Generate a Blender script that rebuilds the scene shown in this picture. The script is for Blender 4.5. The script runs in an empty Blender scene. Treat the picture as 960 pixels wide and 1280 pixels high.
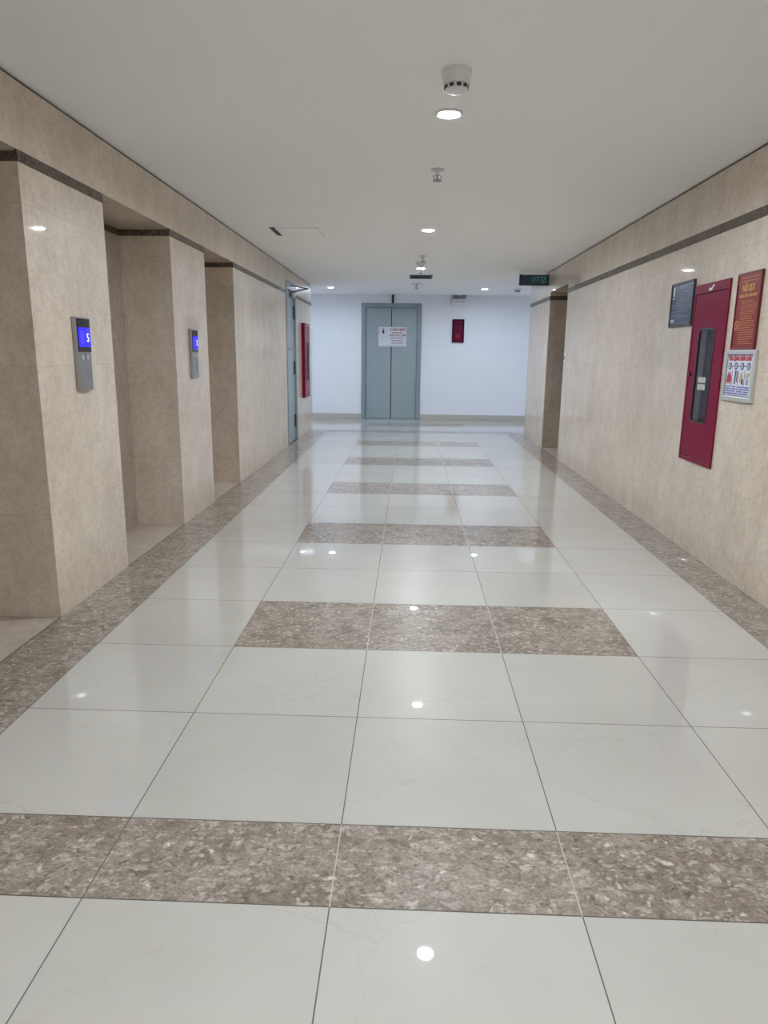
import bpy, bmesh, math, random
from mathutils import Vector, Matrix

random.seed(7)
S = 0.6                      # one floor tile in metres; the plan below is laid out in floor tiles
scene = bpy.context.scene
col = scene.collection

# ------------------------------------------------------------------ camera, world, exposure
cam_data = bpy.data.cameras.new('camera')
cam = bpy.data.objects.new('camera', cam_data)
col.objects.link(cam)
cam_data.sensor_fit = 'HORIZONTAL'
cam_data.sensor_width = 36.0
cam_data.lens = 875.48 / 960 * 36.0
cam_data.clip_start = 0.05
PITCH, ROLL, YAW = 0.2213, 0.0110, -0.0337
cy_, sy_, cp_, sp_ = math.cos(YAW), math.sin(YAW), math.cos(PITCH), math.sin(PITCH)
Fw = Vector((sy_ * cp_, cy_ * cp_, -sp_))
Rt = Vector((cy_, -sy_, 0))
Up = Rt.cross(Fw)
R2 = math.cos(ROLL) * Rt + math.sin(ROLL) * Up
U2 = -math.sin(ROLL) * Rt + math.cos(ROLL) * Up
cam.matrix_world = Matrix(((R2.x, U2.x, -Fw.x, 1.28 * S), (R2.y, U2.y, -Fw.y, 0.0),
                           (R2.z, U2.z, -Fw.z, 2.1504 * S), (0, 0, 0, 1)))
scene.camera = cam

world = bpy.data.worlds.new('world')
scene.world = world
world.use_nodes = True
world.node_tree.nodes['Background'].inputs[0].default_value = (0.8, 0.85, 0.9, 1)
world.node_tree.nodes['Background'].inputs[1].default_value = 0.05

scene.view_settings.view_transform = 'Standard'
scene.view_settings.look = 'None'
scene.view_settings.gamma = 1.0
scene.view_settings.use_curve_mapping = False
scene.view_settings.exposure = 0.0
scene.cycles.diffuse_bounces = 12
scene.cycles.max_bounces = 16
LAMP_MAIN = 2080.0            # radiance of the corridor downlights
LAMP_END = 860.0             # radiance of the downlights in the crossing corridor
LAMP_COLOR = (0.88, 0.94, 1.0)
LAMP_END_COLOR = (0.70, 0.82, 1.0)

# ------------------------------------------------------------------ materials
M = {}


def srgb(r, g, b):
    f = lambda c: (c / 12.92 if c <= 0.04045 else ((c + 0.055) / 1.055) ** 2.4)
    return (f(r / 255), f(g / 255), f(b / 255), 1.0)


def mat(name, color, rough=0.5, metal=0.0, spec=0.5, coat=0.0, noise=0.06, nscale=12.0):
    m = bpy.data.materials.new(name)
    m.use_nodes = True
    nt = m.node_tree
    b = nt.nodes['Principled BSDF']
    b.inputs['Roughness'].default_value = rough
    b.inputs['Metallic'].default_value = metal
    b.inputs['Specular IOR Level'].default_value = spec
    b.inputs['Coat Weight'].default_value = coat
    tc = nt.nodes.new('ShaderNodeTexCoord')
    n = nt.nodes.new('ShaderNodeTexNoise')
    n.inputs['Scale'].default_value = nscale
    n.inputs['Detail'].default_value = 3
    nt.links.new(tc.outputs['Object'], n.inputs['Vector'])
    mx = nt.nodes.new('ShaderNodeMix')
    mx.data_type = 'RGBA'
    mx.inputs[6].default_value = tuple(c * (1 - noise) for c in color[:3]) + (1,)
    mx.inputs[7].default_value = tuple(min(1, c * (1 + noise)) for c in color[:3]) + (1,)
    nt.links.new(n.outputs['Fac'], mx.inputs[0])
    nt.links.new(mx.outputs[2], b.inputs['Base Color'])
    M[name] = m
    return m


def emit(name, color, strength):
    m = bpy.data.materials.new(name)
    m.use_nodes = True
    b = m.node_tree.nodes['Principled BSDF']
    b.inputs['Base Color'].default_value = (0.02, 0.02, 0.02, 1)
    b.inputs['Emission Color'].default_value = tuple(color[:3]) + (1,)
    b.inputs['Specular IOR Level'].default_value = 0.1
    b.inputs['Emission Strength'].default_value = strength
    M[name] = m
    return m


class NT:
    """small helper for writing node graphs"""
    def __init__(self, name):
        self.m = bpy.data.materials.new(name)
        self.m.use_nodes = True
        self.t = self.m.node_tree
        self.b = self.t.nodes['Principled BSDF']
        M[name] = self.m

    def link(self, a, b):
        self.t.links.new(a, b)

    def val(self, inp, v):
        if hasattr(v, 'is_linked'):
            self.link(v, inp)
        else:
            inp.default_value = v

    def coord(self):
        return self.t.nodes.new('ShaderNodeTexCoord').outputs['Object']

    def mapping(self, vec, scale=(1, 1, 1), loc=(0, 0, 0)):
        n = self.t.nodes.new('ShaderNodeMapping')
        self.link(vec, n.inputs['Vector'])
        n.inputs['Scale'].default_value = scale
        n.inputs['Location'].default_value = loc
        return n.outputs[0]

    def noise(self, vec, scale, detail=4, rough=0.55, dist=0.0):
        n = self.t.nodes.new('ShaderNodeTexNoise')
        self.link(vec, n.inputs['Vector'])
        n.inputs['Scale'].default_value = scale
        n.inputs['Detail'].default_value = detail
        n.inputs['Roughness'].default_value = rough
        n.inputs['Distortion'].default_value = dist
        return n

    def voronoi(self, vec, scale, feature='F1', rand=1.0):
        n = self.t.nodes.new('ShaderNodeTexVoronoi')
        n.feature = feature
        self.link(vec, n.inputs['Vector'])
        n.inputs['Scale'].default_value = scale
        n.inputs['Randomness'].default_value = rand
        return n

    def ramp(self, fac, stops):
        n = self.t.nodes.new('ShaderNodeValToRGB')
        self.link(fac, n.inputs[0])
        e = n.color_ramp.elements
        while len(e) < len(stops):
            e.new(0.5)
        for i, (p, c) in enumerate(stops):
            e[i].position = p
            e[i].color = c if len(c) == 4 else tuple(c) + (1,)
        return n.outputs[0]

    def mix(self, fac, a, b, mode='MIX'):
        n = self.t.nodes.new('ShaderNodeMix')
        n.data_type = 'RGBA'
        n.blend_type = mode
        self.val(n.inputs[0], fac)
        self.val(n.inputs[6], a)
        self.val(n.inputs[7], b)
        return n.outputs[2]

    def math(self, op, a, b=0.0):
        n = self.t.nodes.new('ShaderNodeMath')
        n.operation = op
        self.val(n.inputs[0], a)
        self.val(n.inputs[1], b)
        return n.outputs[0]

    def add(self, a, b, scale):
        n = self.t.nodes.new('ShaderNodeVectorMath')
        n.operation = 'MULTIPLY_ADD'
        self.link(b, n.inputs[0])
        n.inputs[1].default_value = (scale, scale, scale)
        self.link(a, n.inputs[2])
        return n.outputs[0]

    def attr(self, name):
        n = self.t.nodes.new('ShaderNodeAttribute')
        n.attribute_name = name
        return n.outputs['Fac']


W = (1, 1, 1, 1)
K = (0, 0, 0, 1)


def make_cream():
    g = NT('cream_tile')
    c = g.coord()
    n = g.noise(c, 3.0, 5)
    base = g.ramp(n.outputs['Fac'], [(0.3, (0.455, 0.444, 0.408)), (0.7, (0.49, 0.48, 0.445))])
    t = g.attr('tint')
    tint = g.ramp(t, [(0.0, (0.96, 0.955, 0.945)), (1.0, (1.03, 1.03, 1.03))])
    base = g.mix(1.0, base, tint, 'MULTIPLY')
    # hairline veins, only here and there
    w = g.noise(c, 6.0, 5)
    cw = g.add(c, w.outputs['Color'], 0.22)
    v = g.voronoi(cw, 2.6, 'DISTANCE_TO_EDGE')
    line = g.ramp(v.outputs['Distance'], [(0.0, W), (0.012, K)])
    k = g.noise(c, 2.2, 3)
    gate = g.ramp(k.outputs['Fac'], [(0.44, K), (0.58, W)])
    fac = g.math('MULTIPLY', g.math('MULTIPLY', line, gate), 0.5)
    base = g.mix(fac, base, (0.40, 0.37, 0.33, 1))
    g.link(base, g.b.inputs['Base Color'])
    polish(g, 0.28, 0.006, 0.88, 0.04)


def polish(g, base_rough, coat_rough, coat, spec=0.5):
    g.b.inputs['Roughness'].default_value = base_rough
    g.b.inputs['Specular IOR Level'].default_value = spec
    g.b.inputs['Coat Weight'].default_value = coat
    g.b.inputs['Coat Roughness'].default_value = coat_rough
    g.b.inputs['Coat IOR'].default_value = 1.5


def make_dark(name, dark, mid, light, gloss, scale=1.0):
    """brown breccia: small angular chips of many tones, a few pale flecks, thin broken veins"""
    g = NT(name)
    c = g.coord()
    w = g.noise(c, 14.0 * scale, 4)
    cw = g.add(c, w.outputs['Color'], 0.07 / scale)
    big = g.noise(cw, 8.0 * scale, 8, 0.65)
    base = g.ramp(big.outputs['Fac'], [(0.30, dark), (0.50, mid), (0.70, tuple(0.7 * a + 0.3 * b for a, b in zip(mid, light)))])
    for sc, amt, lo, hi in ((26.0, 0.55, 0.55, 0.95), (55.0, 0.6, 0.60, 0.95)):
        v = g.voronoi(g.mapping(cw, (1.0, 1.5, 1.0)), sc * scale)
        tone = g.ramp(v.outputs['Color'], [(0.2, tuple(0.8 * x for x in dark)), (0.5, mid), (0.8, light)])
        rim = g.ramp(v.outputs['Distance'], [(0.25, W), (0.6, K)])
        base = g.mix(g.math('MULTIPLY', rim, amt), base, tone)
    v = g.voronoi(cw, 38.0 * scale)
    chip = g.ramp(v.outputs['Color'], [(0.80, K), (0.86, W)])
    rim = g.ramp(v.outputs['Distance'], [(0.15, W), (0.42, K)])
    base = g.mix(g.math('MULTIPLY', g.math('MULTIPLY', chip, rim), 0.85), base, tuple(min(1, x * 1.25) for x in light) + (1,))
    e = g.voronoi(cw, 13.0 * scale, 'DISTANCE_TO_EDGE')
    vein = g.ramp(e.outputs['Distance'], [(0.0, W), (0.04, K)])
    kk = g.noise(c, 6.0 * scale, 3)
    gate = g.ramp(kk.outputs['Fac'], [(0.50, K), (0.62, W)])
    base = g.mix(g.math('MULTIPLY', g.math('MULTIPLY', vein, gate), 0.35), base, tuple(light) + (1,))
    f = g.noise(c, 120.0 * scale, 3)
    fine = g.ramp(f.outputs['Fac'], [(0.3, (0.72, 0.72, 0.72)), (0.7, (1.25, 1.25, 1.25))])
    base = g.mix(1.0, base, fine, 'MULTIPLY')
    g.link(base, g.b.inputs['Base Color'])
    polish(g, 0.30, 0.008, gloss, 0.05)


def make_beige(name, lo, hi, gloss):
    """polished beige marble in large panels with hairline joints"""
    g = NT(name)
    c = g.coord()
    n = g.noise(g.mapping(c, (1, 1, 0.7)), 5.0, 7, 0.66)
    base = g.ramp(n.outputs['Fac'], [(0.3, lo), (0.7, hi)])
    m = g.noise(c, 26.0, 6, 0.7)
    mott = g.ramp(m.outputs['Fac'], [(0.36, (0.90, 0.885, 0.87)), (0.5, (1, 1, 1)), (0.64, (1.06, 1.06, 1.055))])
    base = g.mix(1.0, base, mott, 'MULTIPLY')
    w = g.noise(c, 16.0, 3)
    cw = g.add(c, w.outputs['Color'], 0.06)
    v = g.voronoi(cw, 30.0, 'DISTANCE_TO_EDGE')
    line = g.ramp(v.outputs['Distance'], [(0.0, W), (0.09, K)])
    k = g.noise(c, 12.0, 4)
    gate = g.ramp(k.outputs['Fac'], [(0.47, K), (0.62, W)])
    base = g.mix(g.math('MULTIPLY', g.math('MULTIPLY', line, gate), 0.22), base, tuple(x * 0.52 for x in lo) + (1,))
    s_ = g.noise(c, 55.0, 4, 0.6)
    spots = g.ramp(s_.outputs['Fac'], [(0.58, K), (0.68, W)])
    base = g.mix(g.math('MULTIPLY', spots, 0.42), base, tuple(x * 0.6 for x in lo) + (1,))
    # panel joints along the walls
    sep = g.t.nodes.new('ShaderNodeSeparateXYZ')
    g.link(c, sep.inputs[0])
    cmb = g.t.nodes.new('ShaderNodeCombineXYZ')
    g.link(g.math('ADD', sep.outputs[0], sep.outputs[1]), cmb.inputs[0])
    g.link(g.math('ADD', sep.outputs[2], 0.18), cmb.inputs[1])
    br = g.t.nodes.new('ShaderNodeTexBrick')
    g.link(cmb.outputs[0], br.inputs['Vector'])
    br.offset = 0.0
    br.inputs['Color1'].default_value = (0.95, 0.95, 0.945, 1)
    br.inputs['Color2'].default_value = (1.04, 1.04, 1.045, 1)
    br.inputs['Mortar'].default_value = (0.80, 0.78, 0.76, 1)
    br.inputs['Scale'].default_value = 1.0
    br.inputs['Mortar Size'].default_value = 0.0016
    br.inputs['Brick Width'].default_value = 0.92
    br.inputs['Row Height'].default_value = 0.70
    base = g.mix(1.0, base, br.outputs['Color'], 'MULTIPLY')
    g.link(base, g.b.inputs['Base Color'])
    polish(g, 0.35, 0.03, gloss, 0.25)


make_cream()
make_dark('dark_tile', (0.150, 0.121, 0.096), (0.262, 0.220, 0.182), (0.53, 0.485, 0.43), 0.65)
make_dark('dark_band', (0.065, 0.050, 0.040), (0.105, 0.082, 0.066), (0.25, 0.21, 0.17), 0.3, 1.6)
make_beige('beige_stone', (0.545, 0.462, 0.375), (0.68, 0.60, 0.51), 0.55)
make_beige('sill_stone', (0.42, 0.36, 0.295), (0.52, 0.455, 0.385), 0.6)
make_beige('darker_stone', (0.36, 0.30, 0.25), (0.46, 0.395, 0.335), 0.4)  # beige marble pattern in a darker tone, for recess backs and passage
mat('grout', (0.11, 0.10, 0.09, 1), 0.7)
mat('pale_grout', (0.42, 0.39, 0.35, 1), 0.7)
mat('ceiling_paint', (0.90, 0.91, 0.92, 1), 0.85, noise=0.01, nscale=2)
mat('white_paint', (0.81, 0.83, 0.88, 1), 0.6, noise=0.01, nscale=2)
mat('shadow_gap', (0.06, 0.055, 0.05, 1), 0.8)
mat('skirting_tile', (0.50, 0.47, 0.42, 1), 0.25, noise=0.08, nscale=8)
mat('grey_door', (0.33, 0.40, 0.435, 1), 0.30, metal=0.25, noise=0.05, nscale=3)
mat('grey_frame', (0.26, 0.32, 0.355, 1), 0.32, metal=0.25, noise=0.04, nscale=3)
mat('dark_gap', (0.015, 0.018, 0.02, 1), 0.6)
mat('steel', (0.40, 0.40, 0.40, 1), 0.32, metal=0.9, noise=0.06, nscale=40)
mat('bright_steel', (0.75, 0.75, 0.76, 1), 0.22, metal=1.0, noise=0.03, nscale=30)
mat('black_glass', (0.012, 0.012, 0.016, 1), 0.08)
mat('maroon', (0.190, 0.008, 0.038, 1), 0.22, spec=0.06, noise=0.08, nscale=4)
mat('maroon_mid', (0.12, 0.010, 0.035, 1), 0.35, spec=0.1)
mat('maroon_dark', (0.07, 0.005, 0.020, 1), 0.35, spec=0.06, noise=0.06, nscale=4)
mat('cabinet_inside', (0.09, 0.010, 0.018, 1), 0.6)
mat('pipe_grey', (0.40, 0.44, 0.45, 1), 0.4, noise=0.1, nscale=10)
mat('brass_red', (0.45, 0.09, 0.03, 1), 0.35, metal=0.3)
mat('label_white', (0.50, 0.50, 0.50, 1), 0.5)
mat('board_blue', (0.040, 0.060, 0.120, 1), 0.22, noise=0.15, nscale=5)
mat('board_blue_print', (0.16, 0.20, 0.27, 1), 0.35)
mat('board_frame_dark', (0.035, 0.045, 0.06, 1), 0.4)
mat('board_red', (0.215, 0.026, 0.022, 1), 0.32, spec=0.25, noise=0.08, nscale=6)
mat('board_red_frame', (0.15, 0.015, 0.02, 1), 0.35)
mat('board_yellow', (0.62, 0.33, 0.10, 1), 0.45)
mat('board_text_orange', (0.50, 0.17, 0.08, 1), 0.45)
mat('paper_white', (0.68, 0.70, 0.78, 1), 0.4, noise=0.03)
mat('print_blue', (0.10, 0.12, 0.42, 1), 0.5)
mat('print_navy', (0.04, 0.06, 0.20, 1), 0.5)
mat('print_red', (0.42, 0.02, 0.05, 1), 0.5)
mat('print_maroon', (0.22, 0.02, 0.06, 1), 0.5)
mat('print_grey', (0.30, 0.30, 0.36, 1), 0.5)
mat('print_black', (0.03, 0.03, 0.04, 1), 0.5)
mat('print_skin', (0.50, 0.30, 0.22, 1), 0.5)
mat('print_sand', (0.45, 0.42, 0.25, 1), 0.5)
mat('aluminium', (0.62, 0.65, 0.64, 1), 0.35, metal=0.6, noise=0.04)
mat('white_plastic', (0.74, 0.75, 0.76, 1), 0.4, noise=0.02)
mat('grey_plastic', (0.30, 0.31, 0.33, 1), 0.45, noise=0.04)
mat('black_plastic', (0.02, 0.02, 0.025, 1), 0.4)
mat('chrome', (0.70, 0.71, 0.73, 1), 0.25, metal=0.8, noise=0.02)
mat('exit_dark', (0.022, 0.060, 0.10, 1), 0.3, noise=0.1)
mat('exit_teal', (0.09, 0.32, 0.31, 1), 0.4)
mat('vent_dark', (0.035, 0.05, 0.06, 1), 0.5)
emit('lamp_lens', LAMP_COLOR, LAMP_MAIN)
emit('lamp_lens_end', LAMP_END_COLOR, LAMP_END)
emit('lcd_blue', (0.025, 0.015, 1.0), 1.3)
emit('lcd_pale', (0.06, 0.05, 1.0), 1.4)
emit('lcd_white', (0.75, 0.78, 1.0), 1.3)


def make_glass():
    m = bpy.data.materials.new('window_glass')
    m.use_nodes = True
    t = m.node_tree
    t.nodes.remove(t.nodes['Principled BSDF'])
    tr = t.nodes.new('ShaderNodeBsdfTransparent')
    tr.inputs[0].default_value = (0.93, 0.93, 0.94, 1)
    gl = t.nodes.new('ShaderNodeBsdfGlossy')
    gl.inputs['Roughness'].default_value = 0.02
    lw = t.nodes.new('ShaderNodeLayerWeight')
    lw.inputs[0].default_value = 0.5
    pw = t.nodes.new('ShaderNodeMath')
    pw.operation = 'POWER'
    pw.inputs[1].default_value = 4.0
    t.links.new(lw.outputs['Facing'], pw.inputs[0])
    fr = t.nodes.new('ShaderNodeMath')
    fr.operation = 'MULTIPLY_ADD'
    fr.inputs[1].default_value = 0.2
    fr.inputs[2].default_value = 0.03
    t.links.new(pw.outputs[0], fr.inputs[0])
    mx = t.nodes.new('ShaderNodeMixShader')
    t.links.new(fr.outputs[0], mx.inputs[0])
    t.links.new(tr.outputs[0], mx.inputs[1])
    t.links.new(gl.outputs[0], mx.inputs[2])
    t.links.new(mx.outputs[0], t.nodes['Material Output'].inputs[0])
    M['window_glass'] = m


make_glass()


# ------------------------------------------------------------------ mesh helpers (all lengths in floor tiles)
class MB:
    def __init__(self):
        self.v, self.f, self.mi, self.mats, self.tint, self.sm = [], [], [], [], [], []

    def _m(self, m):
        if m not in self.mats:
            self.mats.append(m)
        return self.mats.index(m)

    def face(self, idx, m, tint=0.5, smooth=False):
        self.f.append(idx)
        self.mi.append(self._m(m))
        self.tint.append(tint)
        self.sm.append(smooth)

    def box(self, x0, x1, y0, y1, z0, z1, m, tint=0.5):
        b = len(self.v)
        self.v += [(x, y, z) for z in (z0, z1) for y in (y0, y1) for x in (x0, x1)]
        for q in ((0, 2, 3, 1), (4, 5, 7, 6), (0, 1, 5, 4), (2, 6, 7, 3), (0, 4, 6, 2), (1, 3, 7, 5)):
            self.face([b + i for i in q], m, tint)
        return self

    def quad(self, pts, m, tint=0.5):
        b = len(self.v)
        self.v += pts
        self.face([b, b + 1, b + 2, b + 3], m, tint)
        return self

    def prism(self, pts, y0, y1, m):
        """outline in the local X-Z plane, counter-clockwise seen from -Y, pushed from y0 (front) to y1"""
        n, b = len(pts), len(self.v)
        self.v += [(x, y0, z) for x, z in pts] + [(x, y1, z) for x, z in pts]
        self.face([b + i for i in range(n)], m)
        self.face([b + n + i for i in reversed(range(n))], m)
        for i in range(n):
            j = (i + 1) % n
            self.face([b + j, b + i, b + n + i, b + n + j], m)
        return self

    def ring(self, outer, inner, y0, y1, m):
        """frame between two outlines with the same number of points, X-Z plane, y0 front"""
        n, b = len(outer), len(self.v)
        for y in (y0, y1):
            self.v += [(x, y, z) for x, z in outer] + [(x, y, z) for x, z in inner]
        o0, i0, o1, i1 = b, b + n, b + 2 * n, b + 3 * n
        for k in range(n):
            j = (k + 1) % n
            self.face([o0 + k, o0 + j, i0 + j, i0 + k], m)
            self.face([o1 + j, o1 + k, i1 + k, i1 + j], m)
            self.face([o0 + j, o0 + k, o1 + k, o1 + j], m)
            self.face([i0 + k, i0 + j, i1 + j, i1 + k], m)
        return self

    def lathe(self, prof, m, n=32, c=(0, 0, 0), axis='z', closed=False):
        """profile of (radius, height) turned about an axis through c"""
        b = len(self.v)
        for r, h in prof:
            for k in range(n):
                a = 2 * math.pi * k / n
                p = (r * math.cos(a), r * math.sin(a), h)
                if axis == 'y':
                    p = (p[0], p[2], -p[1])
                if axis == 'x':
                    p = (p[2], p[0], p[1])
                self.v.append((c[0] + p[0], c[1] + p[1], c[2] + p[2]))
        R = len(prof)
        for i in range(R - (0 if closed else 1)):
            i2 = (i + 1) % R
            for k in range(n):
                j = (k + 1) % n
                self.face([b + i * n + k, b + i * n + j, b + i2 * n + j, b + i2 * n + k], m, 0.5, True)
        if not closed:
            self.face([b + k for k in reversed(range(n))], m)
            self.face([b + (R - 1) * n + k for k in range(n)], m)
        return self

    def cyl(self, c, r, h, m, axis='z', n=24):
        return self.lathe([(r, 0), (r, h)], m, n, c, axis)

    def tube(self, path, r, m, n=10):
        P = [Vector(p) for p in path]
        b = len(self.v)
        for i, p in enumerate(P):
            d = (P[min(i + 1, len(P) - 1)] - P[max(i - 1, 0)]).normalized()
            a = d.orthogonal().normalized()
            c = d.cross(a)
            for k in range(n):
                t = 2 * math.pi * k / n
                q = p + r * (math.cos(t) * a + math.sin(t) * c)
                self.v.append(tuple(q))
        for i in range(len(P) - 1):
            for k in range(n):
                j = (k + 1) % n
                self.face([b + i * n + k, b + i * n + j, b + (i + 1) * n + j, b + (i + 1) * n + k], m, 0.5, True)
        self.face([b + k for k in reversed(range(n))], m)
        self.face([b + (len(P) - 1) * n + k for k in range(n)], m)
        return self

    def build(self, name, parent=None, bevel=0.0, fix=True):
        me = bpy.data.meshes.new(name)
        me.from_pydata([(x * S, y * S, z * S) for x, y, z in self.v], [], self.f)
        for m in self.mats:
            me.materials.append(M[m])
        me.polygons.foreach_set('material_index', self.mi)
        me.polygons.foreach_set('use_smooth', self.sm)
        a = me.attributes.new('tint', 'FLOAT', 'FACE')
        a.data.foreach_set('value', self.tint)
        if fix:
            bm = bmesh.new()
            bm.from_mesh(me)
            bmesh.ops.recalc_face_normals(bm, faces=bm.faces)
            bm.to_mesh(me)
            bm.free()
        me.update()
        o = bpy.data.objects.new(name, me)
        col.objects.link(o)
        if parent:
            o.parent = parent
        if bevel:
            bv = o.modifiers.new('bevel', 'BEVEL')
            bv.width = bevel * S
            bv.segments = 2
            bv.limit_method = 'ANGLE'
            bv.harden_normals = False
        if any(self.sm):
            o.data.set_sharp_from_angle(angle=math.radians(40))
        return o


def rect(x0, x1, z0, z1):
    return [(x0, z0), (x1, z0), (x1, z1), (x0, z1)]


def rrect(x0, x1, z0, z1, r, n=6):
    out = []
    for cx, cz, a0 in ((x1 - r, z0 + r, -90), (x1 - r, z1 - r, 0), (x0 + r, z1 - r, 90), (x0 + r, z0 + r, 180)):
        for k in range(n + 1):
            a = math.radians(a0 + 90 * k / n)
            out.append((cx + r * math.cos(a), cz + r * math.sin(a)))
    return out


def disc(cx, cz, r, n=20):
    return [(cx + r * math.cos(2 * math.pi * k / n), cz + r * math.sin(2 * math.pi * k / n)) for k in range(n)]


def tag(o, label, cat, group=None, kind=None):
    o['label'] = label
    o['category'] = cat
    if group:
        o['group'] = group
    if kind:
        o['kind'] = kind
    return o


def struct(o):
    o['kind'] = 'structure'
    return o


def thing(name, label, cat, loc, rotz=0.0, group=None):
    o = bpy.data.objects.new(name, None)
    o.empty_display_size = 0.05
    col.objects.link(o)
    o.location = Vector(loc) * S
    o.rotation_euler = (0, 0, math.radians(rotz))
    return tag(o, label, cat, group)


def lettering(parent, text, x, z, size, m, y, width=None, bold=0.0, name='lettering', depth=0.003, align='CENTER'):
    """raised letters in the local X-Z plane, reading from the front (-Y); x, z is the middle of the line"""
    cu = bpy.data.curves.new(name, 'FONT')
    cu.body = text
    cu.size = size * S
    cu.extrude = depth * S / 2
    cu.offset = bold * S
    cu.align_x = align
    cu.align_y = 'CENTER'
    cu.resolution_u = 3
    t = bpy.data.objects.new('tmp', cu)
    col.objects.link(t)
    dg = bpy.context.evaluated_depsgraph_get()
    me = bpy.data.meshes.new_from_object(t.evaluated_get(dg))
    bpy.data.objects.remove(t)
    xs = [v.co.x for v in me.vertices]
    sx = 1.0
    if width and xs:
        sx = width * S / (max(xs) - min(xs))
    for v in me.vertices:
        px, py, pz = v.co
        v.co = (x * S + px * sx, y * S - pz, z * S + py)
    me.materials.clear()
    me.materials.append(M[m])
    me.name = name
    o = bpy.data.objects.new(name, me)
    col.objects.link(o)
    o.parent = parent
    return o


# ------------------------------------------------------------------ the plan
XL, XR = -1.565, 4.465            # faces of the left and right walls
YB = 23.9                         # back wall
ZC = 4.06                         # ceiling
Y0 = -8.0                         # behind the camera
YLE, YRE = 20.72, 19.52           # where the side walls end at the crossing corridor
XA, XZ = -7.0, 9.5                # ends of the crossing corridor
T = 0.9958

# ---- floor
fl = MB()
GAP = 0.0028
fl.box(XA, XZ, Y0, YB + 0.02, -0.2, -0.0015, 'grout')


def tile(x0, x1, y0, y1, m, t=None):
    t = random.random() if t is None else t
    fl.quad([(x0 + GAP, y0 + GAP, 0), (x1 - GAP, y0 + GAP, 0), (x1 - GAP, y1 - GAP, 0), (x0 + GAP, y1 - GAP, 0)], m, t)


xs = [-1.03, 0.0, 1.0, 2.0, 3.0, 4.04]
D1 = 2.369
rows = [(D1, D1 + 0.503, 'all')]
y = D1
while y > Y0:
    rows.append((y - T, y, 'none'))
    y -= T
y = D1 + 0.503
k = 0
while y < 19.7:
    rows.append((y, y + T, 'mid' if k % 3 == 2 else 'none'))
    y += T
    k += 1
yend = y
for (a, b, kind) in rows:
    for i in range(5):
        dark = kind == 'all' or (kind == 'mid' and 1 <= i <= 3)
        tile(xs[i], xs[i + 1], a, b, 'dark_tile' if dark else 'cream_tile')
y = Y0
while y < yend:                                   # dark border strips along both walls
    e = min(y + 2 * T, yend)
    tile(XL, xs[0], y, e, 'dark_tile')
    tile(xs[5], XR, y, e, 'dark_tile')
    y = e
xb = [XL, xs[0]] + xs[1:5] + [xs[5], XR]
for i in range(len(xb) - 1):                      # the border turns across the end of the corridor
    tile(xb[i], xb[i + 1], yend, yend + 0.5, 'dark_tile')
for (a, b, kind) in rows:                         # paler joints inside the dark stripes
    if kind != 'none':
        for x in (1.0, 2.0):
            fl.quad([(x - 0.004, a, -0.0008), (x + 0.004, a, -0.0008), (x + 0.004, b, -0.0008), (x - 0.004, b, -0.0008)], 'pale_grout')
ye = [yend + 0.5, 21.55, 22.55, YB]
cols = [XA, -6.0, -5.0, -4.0, -3.0, -2.0, -1.03, 0, 1, 2, 3, 4.04, 5.0, 6.0, 7.0, 8.0, XZ]
for j in range(3):
    for i in range(len(cols) - 1):
        dark = j == 1 and 0 <= cols[i] <= 2.0
        tile(cols[i], cols[i + 1], ye[j], ye[j + 1], 'dark_tile' if dark else 'cream_tile')
tile(XR, 6.6, YRE, yend + 0.5, 'cream_tile')
tile(6.6, XZ, YRE, yend + 0.5, 'cream_tile')
RECESS = [(3.53, 5.365), (6.79, 8.63), (10.04, 11.65)]
XI = -2.17                                        # back of the lift recesses
for a, b in RECESS:
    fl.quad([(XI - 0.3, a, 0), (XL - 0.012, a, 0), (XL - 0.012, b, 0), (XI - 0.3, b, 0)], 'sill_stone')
fl.quad([(XR + 0.01, 15.0, 0), (7.0, 15.0, 0), (7.0, 16.85, 0), (XR + 0.01, 16.85, 0)], 'darker_stone')
struct(fl.build('floor', fix=False))

# ---- ceiling
cl = MB()
cl.box(XA, XZ, Y0, YB + 0.02, ZC, ZC + 0.25, 'ceiling_paint')
struct(cl.build('ceiling'))

# ---- left wall with the three lift recesses
XO = -3.2
ZB = 3.56                                         # underside of the fascia
ZT = ZC - 0.03                                    # shadow gap under the ceiling
wl = MB()
DL = (16.60, 17.82)                               # doorway in the left wall
solid = [(Y0, 3.53), (5.365, 6.79), (8.63, 10.04), (11.65, DL[0]), (DL[1], YLE)]
for a, b in solid:
    wl.box(XO, XL, a, b, 0, ZB, 'beige_stone')
wl.box(XO, XL, Y0, DL[0], ZB, ZT, 'beige_stone')
wl.box(XO, XL, DL[0], DL[1], 3.78, ZT, 'beige_stone')
wl.box(XO, XL, DL[1], YLE, ZB, ZT, 'beige_stone')
wl.box(XO, XL - 0.03, Y0, YLE - 0.03, ZT, ZC, 'shadow_gap')
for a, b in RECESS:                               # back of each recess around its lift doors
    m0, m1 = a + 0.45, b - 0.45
    wl.box(XO, XI, a, m0, 0, ZB, 'darker_stone')
    wl.box(XO, XI, m1, b, 0, ZB, 'darker_stone')
    wl.box(XO, XI, m0, m1, 3.40, ZB, 'darker_stone')
wl.box(XO, -2.0, DL[0], DL[1], 0, 3.78, 'dark_gap')
wl.box(XA, XO, YLE - 0.3, YLE, 0, ZC, 'white_paint')
struct(wl.build('wall_left'))

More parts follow.
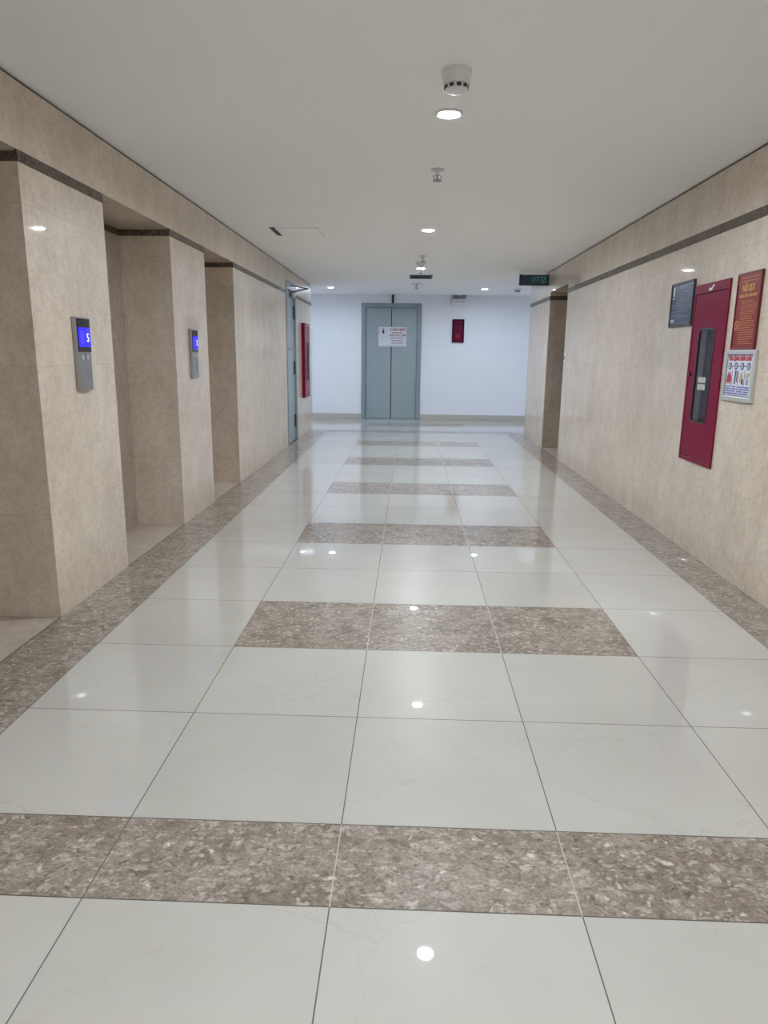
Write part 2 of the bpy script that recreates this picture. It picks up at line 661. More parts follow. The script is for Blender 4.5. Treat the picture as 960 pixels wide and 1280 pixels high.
# dark stone band wrapping pillars and recesses
Z1, Z2, PR = 3.478, 3.56, 0.004
tb = MB()
for a, b in [(Y0, 3.53), (5.365, 6.79), (8.63, 10.04), (11.65, DL[0] - 0.10), (DL[1] + 0.10, YLE)]:
    tb.box(XL - 0.02, XL + PR, a - (PR if a > Y0 and a != DL[1] + 0.10 else 0), b + (PR if b in (3.53, 6.79, 10.04) else 0), Z1, Z2 - 0.001, 'dark_band')
for a, b in RECESS:
    tb.box(XI, XL - 0.02, b - PR, b + 0.02, Z1, Z2 - 0.012, 'dark_band')
    tb.box(XI, XL - 0.02, a - 0.02, a + PR, Z1, Z2 - 0.012, 'dark_band')
    tb.box(XI - 0.02, XI + PR, a, b, Z1, Z2 - 0.012, 'dark_band')
struct(tb.build('trim_1'))

# ---- lift doors deep inside the recesses
for n, (a, b) in enumerate(RECESS):
    m0, m1 = a + 0.45, b - 0.45
    d = MB()
    d.box(XI - 0.30, XI - 0.26, m0, (m0 + m1) / 2 - 0.003, 0, 3.40, 'steel')
    d.box(XI - 0.30, XI - 0.26, (m0 + m1) / 2 + 0.003, m1, 0, 3.40, 'steel')
    o = struct(d.build('door_%d' % (n + 3), bevel=0.004))
    f = MB()
    f.box(XI - 0.26, XI + 0.01, m0, m0 + 0.05, 0, 3.40, 'bright_steel')
    f.box(XI - 0.26, XI + 0.01, m1 - 0.05, m1, 0, 3.40, 'bright_steel')
    f.box(XI - 0.26, XI + 0.01, m0 + 0.05, m1 - 0.05, 3.35, 3.40, 'bright_steel')
    f.build('door_frame', o)

# ---- right wall with a side passage and a cavity for the fire cabinet
CAB = (7.475, 8.205, 1.09, 2.84)                    # cavity: y0, y1, z0, z1
OP = (14.98, 16.85)
XRO = 7.0
ZR = 3.50
wr = MB()
wr.box(XR, XRO, Y0, CAB[0], 0, ZT, 'beige_stone')
wr.box(XR, XRO, CAB[1], OP[0], 0, ZT, 'beige_stone')
wr.box(XR, XRO, CAB[0], CAB[1], 0, CAB[2], 'beige_stone')
wr.box(XR, XRO, CAB[0], CAB[1], CAB[3], ZT, 'beige_stone')
wr.box(XR + 0.25, XRO, CAB[0], CAB[1], CAB[2], CAB[3], 'beige_stone')
wr.box(XR, XRO, OP[0], OP[1], 3.585, ZT, 'beige_stone')
wr.box(6.8, XRO, OP[0], OP[1], 0, 3.585, 'darker_stone')
wr.box(XR + 0.02, 6.8, OP[1], OP[1] + 0.001, 0, 3.585, 'darker_stone')
wr.box(XR, XRO, OP[1] + 0.001, YRE, 0, ZT, 'beige_stone')
wr.box(XR + 0.03, XRO, Y0, YRE - 0.03, ZT, ZC, 'shadow_gap')
wr.box(XRO, XZ, YRE - 0.3, YRE, 0, ZC, 'white_paint')
struct(wr.build('wall_right'))
tb = MB()
tb.box(XR - PR, XR + 0.02, Y0, OP[0] + PR, 3.405, ZR, 'dark_band')
tb.box(XR - PR, XR + 0.02, OP[1] - PR, YRE, 3.405, ZR, 'dark_band')
tb.box(XR + 0.02, 6.8, OP[1] - PR, OP[1] + 0.02, 3.405, ZR, 'dark_band')
tb.box(XR + 0.02, 6.8, OP[0] - 0.02, OP[0] + PR, 3.405, ZR, 'dark_band')
struct(tb.build('trim_2'))

# ---- back wall, skirting, and the shell out of sight
DB = (-0.338, 1.645, 3.79)                        # double door in the back wall: x0, x1, top
wb = MB()
wb.box(XA, DB[0] + 0.08, YB, YB + 0.3, 0, ZC, 'white_paint')
wb.box(DB[1] - 0.08, XZ, YB, YB + 0.3, 0, ZC, 'white_paint')
wb.box(DB[0] + 0.08, DB[1] - 0.08, YB, YB + 0.3, DB[2] - 0.08, ZC, 'white_paint')
wb.box(DB[0] + 0.08, DB[1] - 0.08, YB + 0.25, YB + 0.3, 0, DB[2] - 0.08, 'dark_gap')
struct(wb.build('wall_back'))
for n, (a, b) in (('baseboard_left', (XA, DB[0])), ('baseboard_right', (DB[1], XZ))):
    struct(MB().box(a, b, YB - 0.03, YB, 0, 0.185, 'skirting_tile').build(n, bevel=0.005))
sh = MB()
sh.box(XO, XRO, Y0 - 0.2, Y0, 0, ZC, 'white_paint')
struct(sh.build('wall_behind'))
struct(MB().box(XA - 0.2, XA, YLE - 0.3, YB + 0.3, 0, ZC, 'white_paint').build('wall_far_left'))
struct(MB().box(XZ, XZ + 0.2, YRE - 0.3, YB + 0.3, 0, ZC, 'white_paint').build('wall_far_right'))

# ------------------------------------------------------------------ grey double door at the end (local: X right, Z up, front -Y)
door = struct(bpy.data.objects.new('door_1', None))
col.objects.link(door)
door.location = Vector(((DB[0] + DB[1]) / 2, YB, 0)) * S
hw = (DB[1] - DB[0]) / 2
fr = MB()
fr.box(-hw, -hw + 0.14, -0.035, 0.10, 0.0, DB[2], 'grey_frame')
fr.box(hw - 0.14, hw, -0.035, 0.10, 0.0, DB[2], 'grey_frame')
fr.box(-hw + 0.14, hw - 0.14, -0.035, 0.10, DB[2] - 0.14, DB[2], 'grey_frame')
fr.build('door_frame', door, bevel=0.008)
fr = MB()
fr.box(-hw + 0.14, hw - 0.14, -0.02, 0.08, 0.0, 0.02, 'steel')
fr.build('threshold', door)
for s in (-1, 1):
    a, b = sorted((s * 0.012, s * (hw - 0.145)))
    lf = MB()
    lf.box(a, b, 0.03, 0.08, 0.025, DB[2] - 0.145, 'grey_door')
    lf.build('door_panel', door, bevel=0.006)
cb = MB().box(0.005, 0.07, -0.05, 0.0, DB[2], 4.05, 'black_plastic')
c = cb.build('cable_cover', door, bevel=0.004)
c['label'] = 'black upright strip above the door'

# sign taped across both leaves
sg = thing('warning_sign', 'white warning sign with red lettering across the grey double door', 'sign', (0.69, YB + 0.03, 2.395))
w2, h2 = 0.475, 0.655
sp = MB()
sp.box(-w2, w2, -0.018, -0.001, 0, h2, 'paper_white')
sp.build('sign_panel', sg, bevel=0.003)
bd = MB().ring(rect(-w2, w2, 0, h2), rect(-w2 + 0.012, w2 - 0.012, 0.012, h2 - 0.012), -0.021, -0.018, 'print_grey')
bd.build('border', sg)
lettering(sg, 'CẢNH BÁO', 0.17, 0.555, 0.115, 'print_red', -0.0195, 0.52, 0.003)
lettering(sg, 'KHU VỰC CẤM', 0.17, 0.375, 0.088, 'print_maroon', -0.0195, 0.52, 0.002)
for z, a, b in ((0.462, -0.02, 0.32), (0.285, -0.06, 0.37), (0.205, -0.03, 0.36), (0.125, -0.03, 0.36)):
    tx = MB()
    x = a
    while x < b - 0.02:
        l = min(random.uniform(0.04, 0.09), b - x)
        tx.box(x, x + l, -0.021, -0.018, z - 0.011, z + 0.011, 'print_maroon')
        x += l + 0.014
    tx.build('text_line', sg)
tx = MB()
x = -0.42
while x < 0.40:
    l = random.uniform(0.05, 0.10)
    tx.box(x, x + l, -0.021, -0.018, 0.042, 0.054, 'print_grey')
    x += l + 0.015
tx.build('footer_print', sg)
pc = MB()
pc.prism(disc(-0.305, 0.545, 0.030), -0.021, -0.018, 'print_black')
pc.prism([(-0.335, 0.43), (-0.275, 0.43), (-0.268, 0.515), (-0.342, 0.515)], -0.021, -0.018, 'print_black')
pc.ring(rrect(-0.42, -0.19, 0.32, 0.60, 0.03), rrect(-0.412, -0.198, 0.328, 0.592, 0.026), -0.021, -0.018, 'print_grey')
pc.build('pictogram', sg)

# ------------------------------------------------------------------ grey service door in the left wall (rot +90: local X -> +y)
d2 = struct(bpy.data.objects.new('door_2', None))
col.objects.link(d2)
d2.location = Vector((XL, (DL[0] + DL[1]) / 2, 0)) * S
d2.rotation_euler = (0, 0, math.radians(90))
hd = (DL[1] - DL[0]) / 2
f = MB()
f.box(-hd - 0.10, -hd + 0.06, -0.02, 0.30, 0, 3.76, 'grey_frame')
f.box(hd - 0.06, hd + 0.10, -0.02, 0.30, 0, 3.76, 'grey_frame')
f.box(-hd + 0.06, hd - 0.06, -0.02, 0.30, 3.60, 3.76, 'grey_frame')
f.build('door_frame', d2, bevel=0.006)
MB().box(-hd + 0.065, hd - 0.065, 0.03, 0.10, 0.02, 3.595, 'grey_door').build('door_panel', d2, bevel=0.005)
for z in (0.50, 1.80, 3.12):
    h = MB()
    h.cyl((hd - 0.10, 0.02, z - 0.16), 0.022, 0.32, 'black_plastic', n=12)
    h.box(hd - 0.20, hd - 0.10, 0.022, 0.030, z - 0.15, z + 0.15, 'black_plastic')
    h.build('hinge', d2)
lk = MB()
lk.box(-hd + 0.09, -hd + 0.19, 0.012, 0.030, 1.95, 2.45, 'chrome')
lk.tube([(-hd + 0.14, 0.02, 2.25), (-hd + 0.14, -0.07, 2.25), (-hd + 0.18, -0.085, 2.25), (-hd + 0.36, -0.085, 2.24)], 0.018, 'chrome')
lk.build('handle', d2)
cs = MB()
cs.box(hd - 0.70, hd - 0.22, -0.06, 0.03, 3.44, 3.56, 'steel')
cb_ = cs.build('closer', d2, bevel=0.008)
ar = MB()
ar.tube([(hd - 0.46, -0.02, 3.58), (hd - 0.40, -0.38, 3.66)], 0.016, 'black_plastic')
ar.tube([(hd - 0.40, -0.38, 3.66), (hd - 0.75, -0.02, 3.70)], 0.014, 'black_plastic')
ar.cyl((hd - 0.46, -0.02, 3.54), 0.025, 0.05, 'black_plastic', n=12)
ar.build('closer_arm', d2)


# ------------------------------------------------------------------ fire cabinets
def fire_cabinet(label, loc, rotz, w, h, proud, deep, window, group):
    """local: X right, front -Y, Z up; loc is the bottom middle on the wall face"""
    c = thing('fire_cabinet', label, 'fire cabinet', loc, rotz, group)
    a = w / 2
    t = 0.022
    b = MB()
    if deep > 0:
        b.ring(rect(-a + 0.07, a - 0.07, 0.085, h - 0.085), rect(-a + 0.09, a - 0.09, 0.105, h - 0.105), -proud + t, deep, 'cabinet_inside')
        b.box(-a + 0.09, a - 0.09, deep - 0.02, deep, 0.105, h - 0.105, 'cabinet_inside')
    fw = 0.045
    b.ring(rect(-a, a, 0, h), rect(-a + fw, a - fw, fw, h - fw - 0.055), -proud, 0.0 - 0.0005, 'maroon')
    b.build('cabinet_body', c, bevel=0.005)
    wx0, wx1, wz0, wz1 = window
    d = MB()
    o = rrect(-a + fw + 0.006, a - fw - 0.006, fw + 0.006, h - fw - 0.061, 0.006)
    i = rrect(wx0, wx1, wz0, wz1, 0.05)
    d.ring(o, i, -proud + 0.004, -proud + t + 0.004, 'maroon')
    dd = d.build('cabinet_door', c, bevel=0.002)
    gk = MB().ring(rrect(wx0 - 0.006, wx1 + 0.006, wz0 - 0.006, wz1 + 0.006, 0.054), rrect(wx0 + 0.012, wx1 - 0.012, wz0 + 0.012, wz1 - 0.012, 0.04), -proud - 0.002, -proud + 0.012, 'black_plastic')
    gk.build('gasket', dd)
    g = MB().prism(rrect(wx0 + 0.004, wx1 - 0.004, wz0 + 0.004, wz1 - 0.004, 0.045), -proud + 0.008, -proud + 0.012, 'window_glass')
    g.build('window_pane', dd)
    k = MB()
    k.cyl((-a + 0.10, -proud - 0.012, h * 0.5), 0.022, 0.016, 'maroon_dark', 'y', 14)
    k.box(-a + 0.095, -a + 0.105, -proud - 0.016, -proud - 0.01, h * 0.5 - 0.015, h * 0.5 + 0.015, 'black_plastic')
    k.build('lock', dd)
    em = MB()
    em.prism([(-0.07, h - 0.078), (-0.03, h - 0.05), (0.0, h - 0.062), (0.05, h - 0.025), (0.085, h - 0.03), (0.02, h - 0.075), (-0.02, h - 0.085)], -proud - 0.004, -proud + 0.001, 'chrome')
    e = em.build('emblem', c)
    e['label'] = 'small silver emblem on the top rail'
    return c


cabw, cabh = 0.88, 1.92
cab = fire_cabinet('tall maroon fire cabinet with a dark glazed window on the right stone wall', (XR, 7.84, 1.01), -90,
                   cabw, cabh, 0.018, 0.22, (-0.215, 0.195, 0.45, 1.445), 'fire cabinets')
# what shows through its window
pp = MB()
pp.cyl((-0.295, 0.055, 0.11), 0.048, 1.66, 'pipe_grey', n=20)
p_ = pp.build('standpipe', cab)
p_['label'] = 'grey upright pipe behind the window'
vl = MB()
vl.cyl((0.09, 0.12, 0.58), 0.05, 0.12, 'brass_red', n=18)
vl.cyl((0.09, 0.05, 0.64), 0.03, 0.12, 'brass_red', 'y', 14)
vl.lathe([(0.07, 0.0), (0.085, 0.01), (0.085, 0.02), (0.07, 0.03)], 'brass_red', 20, (0.09, 0.05, 0.72), 'y', closed=True)
vl.tube([(-0.06, 0.12, 0.62), (0.05, 0.12, 0.62)], 0.03, 'brass_red')
vl.build('valve', cab)
hs = MB()
for k in range(5):
    hs.lathe([(0.145 - 0.026 * k, 0.0), (0.145 - 0.026 * k, 0.1), (0.128 - 0.026 * k, 0.1), (0.128 - 0.026 * k, 0.0)], 'maroon_dark', 28, (0.09, 0.09, 1.17), 'y', closed=True)
hs.build('hose_roll', cab)
lb = MB()
for r in range(2):
    for q in range(3):
        lb.box(-0.115 + q * 0.068, -0.055 + q * 0.068, -0.0125, -0.0115, 0.80 + r * 0.075, 0.862 + r * 0.075, 'label_white')
l_ = lb.build('sticker', cab)
l_['label'] = 'six small white squares on the glass'

fire_cabinet('maroon fire cabinet near the far end of the left stone wall', (XL, 19.22, 1.0), 90,
             0.875, 1.93, 0.09, 0.0, (-0.2, 0.2, 0.44, 1.44), 'fire cabinets')


# ------------------------------------------------------------------ boards on the right wall (rot -90)
def lines(mb, x0, x1, z0, z1, n, h, m, y, ragged=0.3):
    for i in range(n):
        z = z1 - (z1 - z0) * (i + 0.5) / n
        x = x0
        e = x1 - (random.random() * ragged * (x1 - x0) if random.random() < 0.35 else 0)
        while x < e - 0.01:
            l = min(random.uniform(0.02, 0.06), e - x)
            mb.box(x, x + l, y - 0.003, y, z - h / 2, z + h / 2, m)
            x += l + 0.008


b1 = thing('notice_board', 'dark blue notice board with pale print behind the edge of the maroon fire cabinet', 'board', (XR, 8.655, 2.512), -90)
MB().box(-0.34, 0.34, -0.02, -0.0005, 0, 0.495, 'board_blue').build('panel', b1, bevel=0.002)
MB().ring(rect(-0.345, 0.345, -0.005, 0.50), rect(-0.318, 0.318, 0.018, 0.475), -0.03, -0.0005, 'board_frame_dark').build('frame', b1, bevel=0.003)
pr = MB()
pr.prism([(-0.285, 0.35), (-0.225, 0.35), (-0.225, 0.445), (-0.255, 0.462), (-0.285, 0.445)], -0.023, -0.02, 'label_white')
pr.box(-0.29, -0.22, -0.023, -0.02, 0.318, 0.33, 'label_white')
pr.build('logo', b1)
pr = MB()
lines(pr, -0.06, 0.27, 0.36, 0.45, 2, 0.022, 'board_blue_print', -0.02, 0.5)
pr.build('heading_print', b1)
pr = MB()
lines(pr, -0.16, 0.27, 0.09, 0.32, 7, 0.012, 'board_blue_print', -0.02, 0.5)
pr.box(-0.295, -0.19, -0.023, -0.02, 0.05, 0.085, 'label_white')
lines(pr, -0.29, -0.18, 0.11, 0.27, 4, 0.010, 'board_blue_print', -0.02, 0.2)
pr.build('body_print', b1)
pr = MB()
lines(pr, -0.29, 0.27, 0.025, 0.045, 1, 0.008, 'board_blue_print', -0.02, 0.0)
pr.build('footer_print', b1)

b2 = thing('regulations_board', 'red regulations board with yellow heading right of the fire cabinet', 'board', (XR, 6.985, 2.232), -90)
MB().box(-0.235, 0.235, -0.02, -0.0005, 0, 0.705, 'board_red').build('panel', b2, bevel=0.002)
MB().ring(rect(-0.24, 0.24, -0.005, 0.71), rect(-0.222, 0.222, 0.016, 0.69), -0.028, -0.0005, 'board_red_frame').build('frame', b2, bevel=0.003)
lettering(b2, 'NỘI QUY', 0.0, 0.565, 0.085, 'board_yellow', -0.0215, 0.25, 0.003)
lettering(b2, 'PHÒNG CHÁY CHỮA CHÁY', 0.0, 0.495, 0.036, 'board_yellow', -0.0215, 0.35, 0.001)
pr = MB()
lines(pr, -0.16, 0.18, 0.615, 0.675, 2, 0.010, 'board_text_orange', -0.02, 0.2)
pr.build('heading_print', b2)
pr = MB()
lines(pr, -0.11, 0.19, 0.045, 0.46, 20, 0.008, 'board_text_orange', -0.02, 0.3)
pr.build('body_print', b2)
pr = MB()
pr.ring(disc(-0.165, 0.225, 0.045), disc(-0.165, 0.225, 0.034), -0.023, -0.02, 'board_yellow')
pr.prism(disc(-0.165, 0.225, 0.018, 10), -0.023, -0.02, 'board_text_orange')
pr.build('seal', b2)

b3 = thing('instruction_board', 'white fire instruction poster in a silver frame below the red board', 'board', (XR, 6.99, 1.755), -90)
MB().box(-0.29, 0.29, -0.02, -0.0005, 0.01, 0.455, 'paper_white').build('panel', b3, bevel=0.002)
MB().ring(rect(-0.318, 0.318, -0.012, 0.475), rect(-0.268, 0.268, 0.032, 0.432), -0.032, -0.0005, 'aluminium').build('frame', b3, bevel=0.006)
lettering(b3, 'TIÊU LỆNH CHỮA CHÁY', 0.0, 0.392, 0.054, 'print_red', -0.0215, 0.48, 0.003)
pr = MB()
pr.box(-0.22, 0.22, -0.0225, -0.02, 0.317, 0.325, 'print_navy')
xs4 = (-0.195, -0.065, 0.065, 0.195)
for x in xs4:
    pr.ring(disc(x, 0.321, 0.034), disc(x, 0.321, 0.022), -0.024, -0.02, 'print_navy')
    pr.prism(disc(x, 0.321, 0.022), -0.0235, -0.02, 'paper_white')
for x in (-0.13, 0.0, 0.13):
    pr.box(x - 0.003, x + 0.003, -0.0225, -0.02, 0.045, 0.28, 'print_blue')
pr.ring(rect(-0.262, 0.262, 0.038, 0.427), rect(-0.256, 0.256, 0.044, 0.421), -0.0225, -0.02, 'print_navy')
for x in xs4:
    lines(pr, x - 0.045, x + 0.05, 0.05, 0.135, 4, 0.012, 'print_blue', -0.02, 0.2)
pr.build('print', b3)
for n_, x in zip('1234', xs4):
    lettering(b3, n_, x, 0.321, 0.036, 'print_navy', -0.0245, None, 0.001)
ic = MB()
ic.prism([(-0.245, 0.16), (-0.15, 0.16), (-0.145, 0.20), (-0.165, 0.265), (-0.18, 0.22), (-0.19, 0.275), (-0.205, 0.22), (-0.22, 0.265), (-0.235, 0.21)], -0.023, -0.02, 'print_red')
ic.box(-0.245, -0.15, -0.0245, -0.02, 0.15, 0.168, 'print_skin')
ic.build('picture', b3)
ic = MB()
ic.prism([(-0.075, 0.15), (-0.055, 0.15), (-0.05, 0.28), (-0.07, 0.28)], -0.023, -0.02, 'print_black')
ic.prism([(-0.03, 0.17), (-0.015, 0.17), (-0.02, 0.275), (-0.035, 0.275)], -0.023, -0.02, 'print_maroon')
ic.build('picture', b3)
ic = MB()
ic.prism([(0.03, 0.17), (0.10, 0.16), (0.095, 0.235), (0.06, 0.27), (0.035, 0.24)], -0.023, -0.02, 'print_sand')
ic.prism([(0.08, 0.15), (0.105, 0.15), (0.105, 0.20), (0.08, 0.20)], -0.0245, -0.02, 'print_black')
ic.build('picture', b3)
ic = MB()
ic.prism([(0.15, 0.21), (0.24, 0.235), (0.235, 0.265), (0.16, 0.25)], -0.023, -0.02, 'print_sand')
ic.prism([(0.165, 0.15), (0.215, 0.15), (0.205, 0.21), (0.18, 0.215)], -0.023, -0.02, 'print_grey')
ic.build('picture', b3)

# light switch by the side passage
sw = thing('light_switch', 'small white light switch beside the passage in the right wall', 'switch', (XR, 14.80, 2.02), -90)
MB().box(-0.07, 0.07, -0.02, -0.0005, 0, 0.2, 'white_plastic').build('plate', sw, bevel=0.006)
MB().box(-0.025, 0.025, -0.032, -0.02, 0.06, 0.14, 'grey_plastic').build('rocker', sw, bevel=0.004)


# ------------------------------------------------------------------ lift call panels on the left pillars (rot +90)
def call_panel(label, loc, glyph):
    c = thing('call_panel', label, 'lift panel', loc, 90, 'lift call panels')
    a, h, d = 0.125, 0.615, 0.04
    MB().box(-a, a, -d, -0.0005, 0, h, 'steel').build('housing', c, bevel=0.006)
    MB().box(-a + 0.008, a - 0.004, -d - 0.006, -d, 0.325, h - 0.012, 'black_glass').build('display_glass', c, bevel=0.002)
    s = MB()
    s.box(-a + 0.018, a - 0.012, -d - 0.008, -d - 0.006, 0.368, 0.528, 'lcd_blue')
    sc = s.build('display', c)
    s = MB()
    s.box(-0.075, -0.05, -d - 0.0095, -d - 0.008, 0.392, 0.505, 'lcd_pale')
    s.box(-0.04, -0.015, -d - 0.0095, -d - 0.008, 0.392, 0.505, 'lcd_pale')
    s.box(0.03, 0.09, -d - 0.0095, -d - 0.008, 0.508, 0.518, 'lcd_pale')
    for x in (-0.085, -0.04, 0.01, 0.06):
        s.box(x, x + 0.03, -d - 0.0095, -d - 0.008, 0.374, 0.381, 'lcd_pale')
    s.build('segments', sc)
    lettering(sc, glyph, 0.062, 0.442, 0.10, 'lcd_white', -d - 0.009, None, 0.002, 'digit')
    for x in (-0.055, 0.035):
        b = MB()
        b.cyl((x, -d - 0.008, 0.285), 0.024, 0.009, 'bright_steel', 'y', 18)
        b.build('button', c)
    g = MB()
    for i in range(7):
        for j in range(12):
            g.prism(disc(0.012 + i * 0.014 + (0.007 if j % 2 else 0), 0.08 + j * 0.0135, 0.004, 6), -d - 0.0015, -d + 0.001, 'grey_plastic')
    g.build('speaker_grille', c)
    return c


call_panel('steel lift call panel with a bright blue screen on the nearest left pillar', (XL, 6.105, 1.818), '5')
call_panel('steel lift call panel with a narrow blue screen on the second left pillar', (XL, 9.30, 1.825), '5')


# ------------------------------------------------------------------ things on the back wall
mb_ = thing('maroon_board', 'small maroon framed board on the white back wall below the emergency light', 'board', (2.85, YB, 2.56))
MB().box(-0.18, 0.18, -0.05, -0.0005, 0.02, 0.72, 'maroon_mid').build('panel', mb_, bevel=0.004)
MB().ring(rect(-0.195, 0.195, 0, 0.74), rect(-0.145, 0.145, 0.06, 0.70), -0.065, -0.0005, 'maroon_dark').build('frame', mb_, bevel=0.006)
pr = MB()
pr.ring(disc(0, 0.20, 0.075), disc(0, 0.20, 0.058), -0.054, -0.05, 'print_red')
pr.prism(disc(0, 0.20, 0.025), -0.054, -0.05, 'print_red')
pr.build('emblem', mb_)

el = thing('emergency_light', 'twin head emergency light box high on the white back wall', 'emergency light', (2.83, YB, 3.735))
MB().box(-0.22, 0.25, -0.13, -0.0005, 0.0, 0.20, 'white_plastic').build('battery_case', el, bevel=0.012)
MB().box(-0.17, 0.20, -0.134, -0.13, 0.095, 0.12, 'print_grey').build('stripe', el)
MB().box(-0.16, 0.20, -0.09, -0.02, 0.20, 0.24, 'grey_plastic').build('mount', el)
for x in (-0.10, 0.16):
    l = MB()
    l.lathe([(0.03, 0.10), (0.075, 0.03), (0.088, -0.02), (0.088, -0.04), (0.07, -0.04), (0.05, 0.0)], 'grey_plastic', 20, (x, -0.07, 0.285), 'y')
    l.build('lamp_head', el)
MB().box(-0.265, -0.235, -0.05, -0.0005, 0.01, 0.32, 'aluminium').build('bracket', el, bevel=0.004)


# ------------------------------------------------------------------ things on the ceiling (loc at the ceiling, Z down is negative)
def downlight(label, x, y, lens='lamp_lens'):
    o = thing('downlight', label, 'ceiling light', (x, y, ZC), 0, 'ceiling downlights')
    MB().lathe([(0.082, 0.0), (0.112, 0.0), (0.116, -0.006), (0.110, -0.014), (0.092, -0.018), (0.082, -0.012)], 'white_plastic', 36, closed=True).build('trim_ring', o)
    MB().lathe([(0.081, -0.001), (0.081, -0.008)], lens, 36).build('lens', o)
    return o


downlight('nearest lit downlight, just behind the smoke detector in the corridor ceiling', 1.56, 6.24)
downlight('lit downlight in mid corridor ceiling, between two sprinklers', 1.53, 11.66)
downlight('lit corridor downlight half hidden behind the long sprinkler', 1.49, 16.62)
downlight('lit downlight close to the white back wall, left of the double door', -1.09, 21.5, 'lamp_lens_end')
downlight('lit downlight close to the white back wall, right of the emergency light', 3.43, 21.55, 'lamp_lens_end')
for x, y in ((1.57, 0.78), (1.57, -4.6)):  # unseen extra lamps, added because the corridor needs their light
    downlight('added downlight behind the viewer, unseen, to light the corridor', x, y)
for x in (-5.5, 7.9):  # two more lamps added out of view to brighten the far end
    downlight('added downlight in the crossing corridor, out of view, for its light', x, 21.5, 'lamp_lens_end')

sd = thing('smoke_detector', 'large white smoke detector with dark vents ahead of the nearest downlight', 'smoke detector', (1.567, 5.37, ZC), 0, 'smoke detectors')
MB().lathe([(0.0001, 0), (0.105, 0.0), (0.105, -0.02), (0.098, -0.026)], 'white_plastic', 40).build('base', sd)
MB().lathe([(0.098, -0.026), (0.094, -0.085), (0.088, -0.095), (0.0001, -0.095)], 'white_plastic', 40).build('body', sd)
MB().lathe([(0.070, -0.095), (0.082, -0.097), (0.078, -0.128), (0.060, -0.138), (0.0001, -0.140)], 'white_plastic', 40).build('head', sd)
for k in range(10):
    a = 2 * math.pi * k / 10 + 0.15
    v = MB()
    v.prism(rrect(-0.016, 0.016, -0.121, -0.100, 0.006, 3), -0.0845, -0.076, 'black_plastic')
    vo = v.build('vent', sd)
    vo.rotation_euler = (0, 0, a)


def small_detector(label, x, y, r):
    o = thing('smoke_detector', label, 'smoke detector', (x, y, ZC), 0, 'smoke detectors')
    MB().lathe([(r, 0), (r, -0.03), (r * 0.9, -0.04), (0.0001, -0.04)], 'white_plastic', 32).build('base', o)
    MB().lathe([(r * 0.6, -0.04), (r * 0.55, -0.09), (r * 0.4, -0.10), (0.0001, -0.10)], 'grey_plastic', 32).build('head', o)
    return o


small_detector('small round detector on the ceiling by the far right wall end', 4.38, 21.45, 0.14)


def sprinkler(label, x, y, r, drop, cone=0.02):
    o = thing('sprinkler', label, 'sprinkler', (x, y, ZC), 0, 'ceiling sprinklers')
    MB().lathe([(r, 0), (r * 0.96, -0.008), (r * 0.40, -cone), (0.024, -cone)], 'aluminium', 32).build('escutcheon', o)
    b = MB()
    b.cyl((0, 0, -drop * 0.45), 0.022, drop * 0.45 - cone, 'chrome', n=14)
    for s in (-1, 1):
        b.tube([(s * 0.018, 0, -drop * 0.42), (s * 0.04, 0, -drop * 0.6), (s * 0.03, 0, -drop * 0.82), (0, 0, -drop * 0.9)], 0.007, 'chrome', 8)
    b.build('frame', o)
    b = MB()
    b.cyl((0, 0, -drop * 0.9), 0.009, drop * 0.48, 'grey_plastic', n=10)
    b.build('glass_bulb', o)
    b = MB()
    b.lathe([(0.045, -drop), (0.05, -drop + 0.006), (0.012, -drop * 0.88)], 'grey_plastic', 20)
    b.build('deflector', o)
    return o


sprinkler('small sprinkler in the ceiling between the two nearest downlights', 1.535, 8.02, 0.075, 0.115)
sprinkler('small sprinkler just ahead of the long drop sprinkler in far corridor ceiling', 1.50, 14.66, 0.085, 0.11)
sprinkler('long drop sprinkler with a wide cone in front of the third downlight', 1.475, 15.62, 0.125, 0.24, 0.09)
sprinkler('flat sprinkler at the corridor end, past the dark ceiling grille', 1.43, 20.2, 0.17, 0.14)

# access hatch, slightly askew, with an open slot at its left edge
ah = thing('access_hatch', 'white square access hatch with a dark open slot in the left ceiling', 'hatch', (-0.56, 11.90, ZC))
w = 0.375
p = MB()
p.box(-w + 0.075, w, -w + 0.012, w - 0.022, -0.014, -0.002, 'ceiling_paint')
p.build('panel', ah, bevel=0.003)
p = MB()
p.box(-w - 0.012, -w + 0.075, -w, w, -0.006, -0.0005, 'dark_gap')
o_ = p.build('slot', ah)
o_['label'] = 'dark open slot'
p = MB()
p.box(-w + 0.075, w + 0.01, w - 0.022, w, -0.006, -0.0005, 'shadow_gap')
p.build('gap', ah)

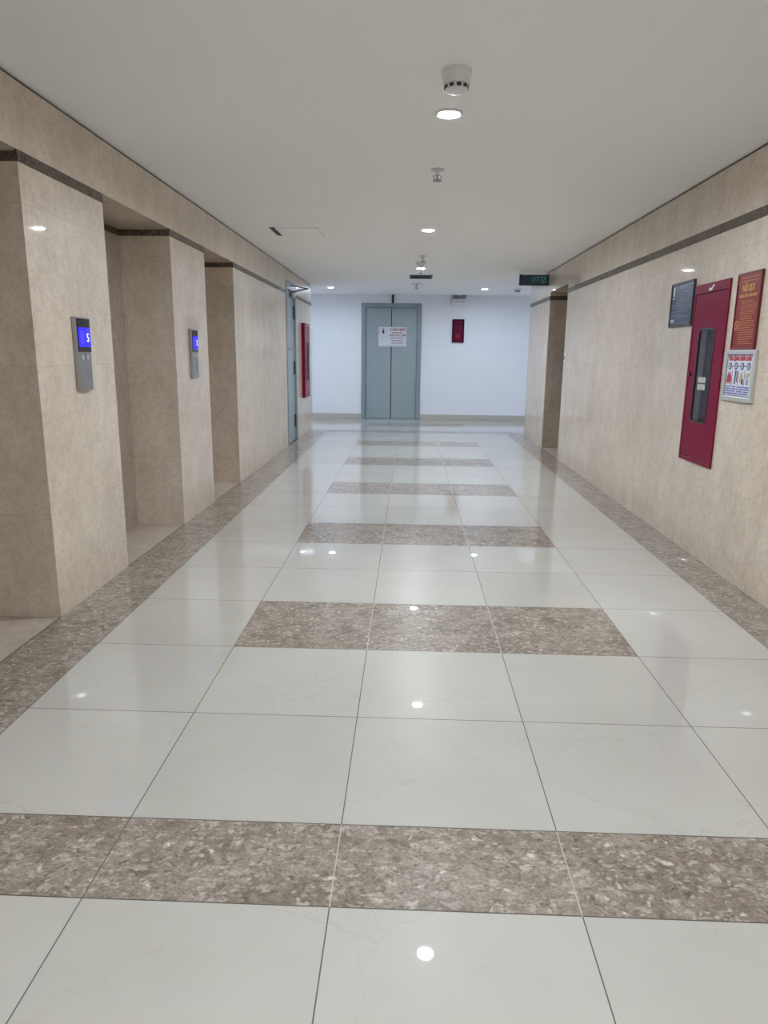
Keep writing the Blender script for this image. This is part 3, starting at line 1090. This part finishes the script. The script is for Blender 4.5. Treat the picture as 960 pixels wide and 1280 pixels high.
vg = thing('ceiling_grille', 'dark rectangular ceiling grille at the far end of the corridor', 'grille', (1.52, 18.44, ZC))
fr = MB()
fr.box(-0.285, -0.25, -0.40, 0.40, -0.012, -0.0005, 'vent_dark')
fr.box(0.25, 0.285, -0.40, 0.40, -0.012, -0.0005, 'vent_dark')
fr.box(-0.25, 0.25, -0.40, -0.365, -0.012, -0.0005, 'vent_dark')
fr.box(-0.25, 0.25, 0.365, 0.40, -0.012, -0.0005, 'vent_dark')
fr.build('frame', vg, bevel=0.002)
fr = MB()
fr.box(-0.25, 0.25, -0.365, 0.365, -0.004, -0.0005, 'vent_dark')
for k in range(14):
    yy = -0.34 + k * 0.0525
    fr.box(-0.25, 0.25, yy, yy + 0.018, -0.010, -0.004, 'vent_dark')
fr.build('slats', vg)

# hanging exit sign
YE = 17.0
ex = thing('exit_sign', 'dark teal exit sign hanging from the ceiling beside the right wall', 'exit sign', (4.105, YE, 3.735))
MB().box(-0.31, 0.31, -0.03, 0.03, 0.01, 0.235, 'exit_dark').build('panel', ex, bevel=0.005)
for s in (-1, 1):
    MB().box(s * 0.325 - 0.015, s * 0.325 + 0.015, -0.04, 0.04, 0, 0.245, 'black_plastic').build('end_cap', ex, bevel=0.004)
    wv = MB()
    wv.tube([(s * 0.27, 0, 0.235), (s * 0.27, 0, ZC - 3.735)], 0.005, 'chrome', 8)
    wv.build('hanger', ex)
MB().box(-0.31, 0.31, -0.035, 0.035, 0.0, 0.022, 'black_plastic').build('bottom_rail', ex)
lettering(ex, 'EXIT', 0.035, 0.13, 0.15, 'exit_teal', -0.0325, 0.19, 0.003)
pm = MB()
pm.prism([(0.15, 0.055), (0.255, 0.055), (0.255, 0.20), (0.15, 0.20)], -0.032, -0.030, 'exit_teal')
pm.prism(disc(0.205, 0.178, 0.013, 12), -0.034, -0.030, 'exit_dark')
pm.prism([(0.185, 0.115), (0.215, 0.115), (0.222, 0.16), (0.19, 0.162)], -0.034, -0.030, 'exit_dark')
pm.prism([(0.165, 0.075), (0.177, 0.072), (0.198, 0.115), (0.185, 0.12)], -0.034, -0.030, 'exit_dark')
pm.prism([(0.205, 0.118), (0.226, 0.098), (0.220, 0.066), (0.232, 0.064), (0.240, 0.102), (0.215, 0.125)], -0.034, -0.030, 'exit_dark')
pm.prism([(0.165, 0.135), (0.190, 0.148), (0.188, 0.160), (0.160, 0.146)], -0.034, -0.030, 'exit_dark')
pm.build('pictogram', ex)
